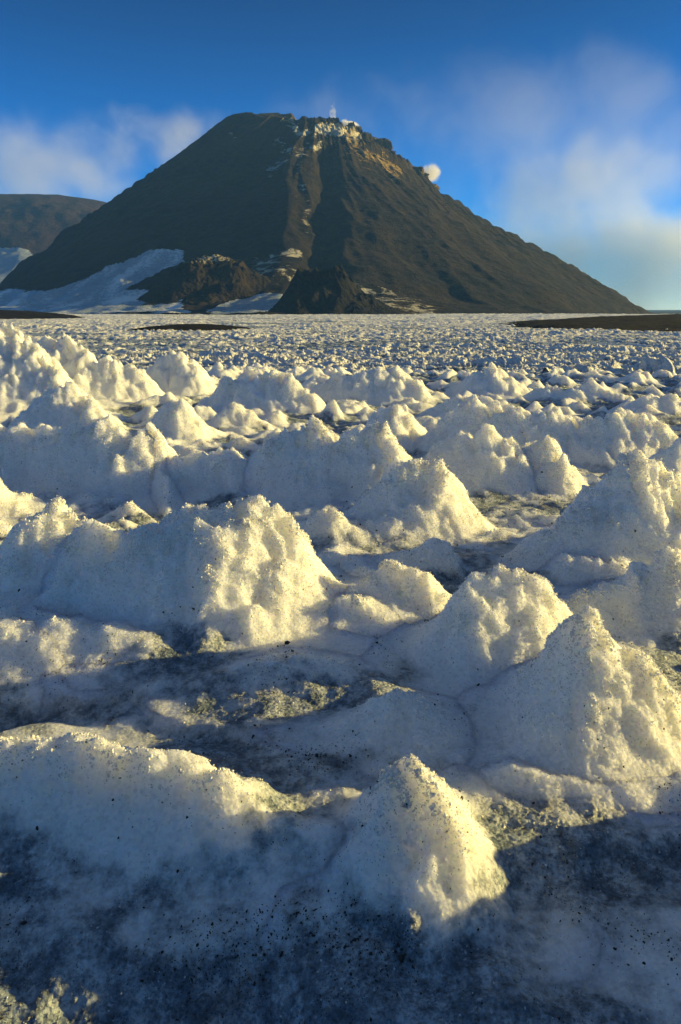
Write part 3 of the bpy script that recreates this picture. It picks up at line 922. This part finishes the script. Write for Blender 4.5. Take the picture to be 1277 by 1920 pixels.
# ------------------------------------------------------------------ light
SUN_EL, SUN_AZ = 10.8, 9.0          # azimuth from +X, negative = towards the camera
sd = (math.cos(R(SUN_EL)) * math.cos(R(SUN_AZ)), math.cos(R(SUN_EL)) * math.sin(R(SUN_AZ)), math.sin(R(SUN_EL)))
import mathutils
sl = bpy.data.lights.new('sun', 'SUN'); sl.energy = 5.0; sl.angle = R(.5); sl.color = (1, .76, .24)
so = bpy.data.objects.new('sun', sl); COL.objects.link(so)
so.rotation_euler = mathutils.Vector(sd).to_track_quat('Z', 'Y').to_euler()
so.location = (50, 0, 50)

W = bpy.data.worlds.new('World'); SC.world = W; W.use_nodes = True
wt = W.node_tree; wt.nodes.clear()
wo = wt.nodes.new('ShaderNodeOutputWorld'); bg = wt.nodes.new('ShaderNodeBackground')
sky = wt.nodes.new('ShaderNodeTexSky'); sky.sky_type = 'NISHITA'; sky.sun_disc = False
sky.sun_elevation = R(SUN_EL); sky.sun_rotation = R(90 - SUN_AZ)
sky.altitude = 4000; sky.air_density = 1.0; sky.dust_density = .3; sky.ozone_density = 3.0
bg.inputs['Strength'].default_value = .088
hs = wt.nodes.new('ShaderNodeHueSaturation'); hs.inputs['Saturation'].default_value = 1.5; hs.inputs['Value'].default_value = 1.0; hs.inputs['Hue'].default_value = .512
wt.links.new(sky.outputs[0], hs.inputs['Color']); wg = wt.nodes.new('ShaderNodeNewGeometry'); wx_ = wt.nodes.new('ShaderNodeSeparateXYZ'); wt.links.new(wg.outputs['Incoming'], wx_.inputs[0])
wm = wt.nodes.new('ShaderNodeMapRange'); wm.interpolation_type = 'SMOOTHSTEP'
wt.links.new(wx_.outputs['Z'], wm.inputs[0]); wm.inputs[1].default_value = -.06; wm.inputs[2].default_value = -.48; wm.inputs[3].default_value = 1.0; wm.inputs[4].default_value = .27
wv = wt.nodes.new('ShaderNodeVectorMath'); wv.operation = 'SCALE'; wt.links.new(hs.outputs[0], wv.inputs[0]); wt.links.new(wm.outputs[0], wv.inputs['Scale'])
wv2 = wt.nodes.new('ShaderNodeMapRange'); wv2.interpolation_type = 'SMOOTHSTEP'  # pale blue veil added overhead, out of view, as fill for shaded snow
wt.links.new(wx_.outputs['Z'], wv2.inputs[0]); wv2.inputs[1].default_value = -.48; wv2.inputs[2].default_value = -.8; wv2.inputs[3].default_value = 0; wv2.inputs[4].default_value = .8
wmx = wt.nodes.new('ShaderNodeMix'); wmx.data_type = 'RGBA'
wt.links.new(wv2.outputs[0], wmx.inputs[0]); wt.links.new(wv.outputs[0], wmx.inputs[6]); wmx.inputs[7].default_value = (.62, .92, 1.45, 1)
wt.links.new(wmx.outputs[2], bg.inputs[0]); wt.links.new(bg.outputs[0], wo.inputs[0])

SC.view_settings.view_transform = 'Standard'; SC.view_settings.look = 'None'
SC.view_settings.exposure = 1.38; SC.view_settings.gamma = 1
SC.cycles.max_bounces = 8; SC.cycles.sample_clamp_indirect = 4
SC.cycles.use_denoising = True
print('built', time.time() - T0)

# vapour
def volume_box(name, lo, hi):
    v = np.array([(x, y, z) for x in (lo[0], hi[0]) for y in (lo[1], hi[1]) for z in (lo[2], hi[2])], F)
    q = np.array([(0, 1, 3, 2), (4, 6, 7, 5), (0, 4, 5, 1), (2, 3, 7, 6), (0, 2, 6, 4), (1, 5, 7, 3)])
    t = NT(name + '_air')
    pv = t.n('VolumePrincipled'); pv.inputs['Color'].default_value = (.16, .42, 1.0, 1)
    pv.inputs['Density'].default_value = .00013; pv.inputs['Anisotropy'].default_value = .1
    t.l(pv.outputs[0], t.out.inputs['Volume'])
    return mesh_np(name, v, q, t.m, smooth=False, kind='stuff')


volume_box('haze', (-5600, -5600, -12), (5600, 5600, 345))


def vpix(px, py, Y, wpx, hpx, depth):
    x, y, z = at(px, py, Y)
    s = Y / FP
    return (x, y, z), (wpx * s, depth, hpx * s)


l, sz = vpix(806, 326, 1190, 40, 32, 32)
vol_object('steam_puff', l, sz, .09, (.97, .96, .95), 1.6, .30, 'round white steam puff floating behind the bluish crags of the right rim', 'steam', detail=3, soft=.45)
l, sz = vpix(645, 238, 1128, 42, 17, 18)
vol_object('steam_cloud', l, sz, .22, (.97, .96, .95), 2.2, .27, 'bright white steam hugging the pale summit of the mountain', 'steam', detail=4, soft=.8)
l, sz = vpix(624, 220, 1132, 11, 36, 9)
vol_object('steam_plume', l, sz, .06, (.97, .96, .95), 4.5, .36, 'thin wisp of steam rising straight up from the summit', 'steam', detail=4, soft=.8)
CG = 'drifting cloud banks beyond the mountain'
YC = 7200
for (px, py, w, h, dens, th, lab) in (
    (60, 320, 420, 150, .0013, .16, 'thin bluish cloud bank to the left of the mountain'),
    (300, 270, 330, 130, .0016, .26, 'faint wisp of cloud trailing up beside the left slope of the mountain'),
    (1090, 400, 430, 230, .0016, .14, 'tall hazy cloud billow above the right slope of the mountain'),
    (1130, 505, 560, 165, .0038, .06, 'low cream cloud bank touching the horizon to the right of the mountain'),
    (1080, 260, 560, 260, .0004, .10, 'pale cloud veil high above the right slope of the mountain'),
    (700, 230, 420, 150, .0005, .24, 'very faint cloud veil behind the summit of the mountain'),
):
    l, sz = vpix(px, py, YC, w, h, 700)
    vol_object('cloud', l, sz, dens, (.98, .98, .98), 4.6, th, lab, 'cloud', CG, detail=7, soft=.25, wide=.6)
SC.cycles.volume_step_rate = 1.0; SC.cycles.volume_max_steps = 128; SC.cycles.volume_bounces = 3
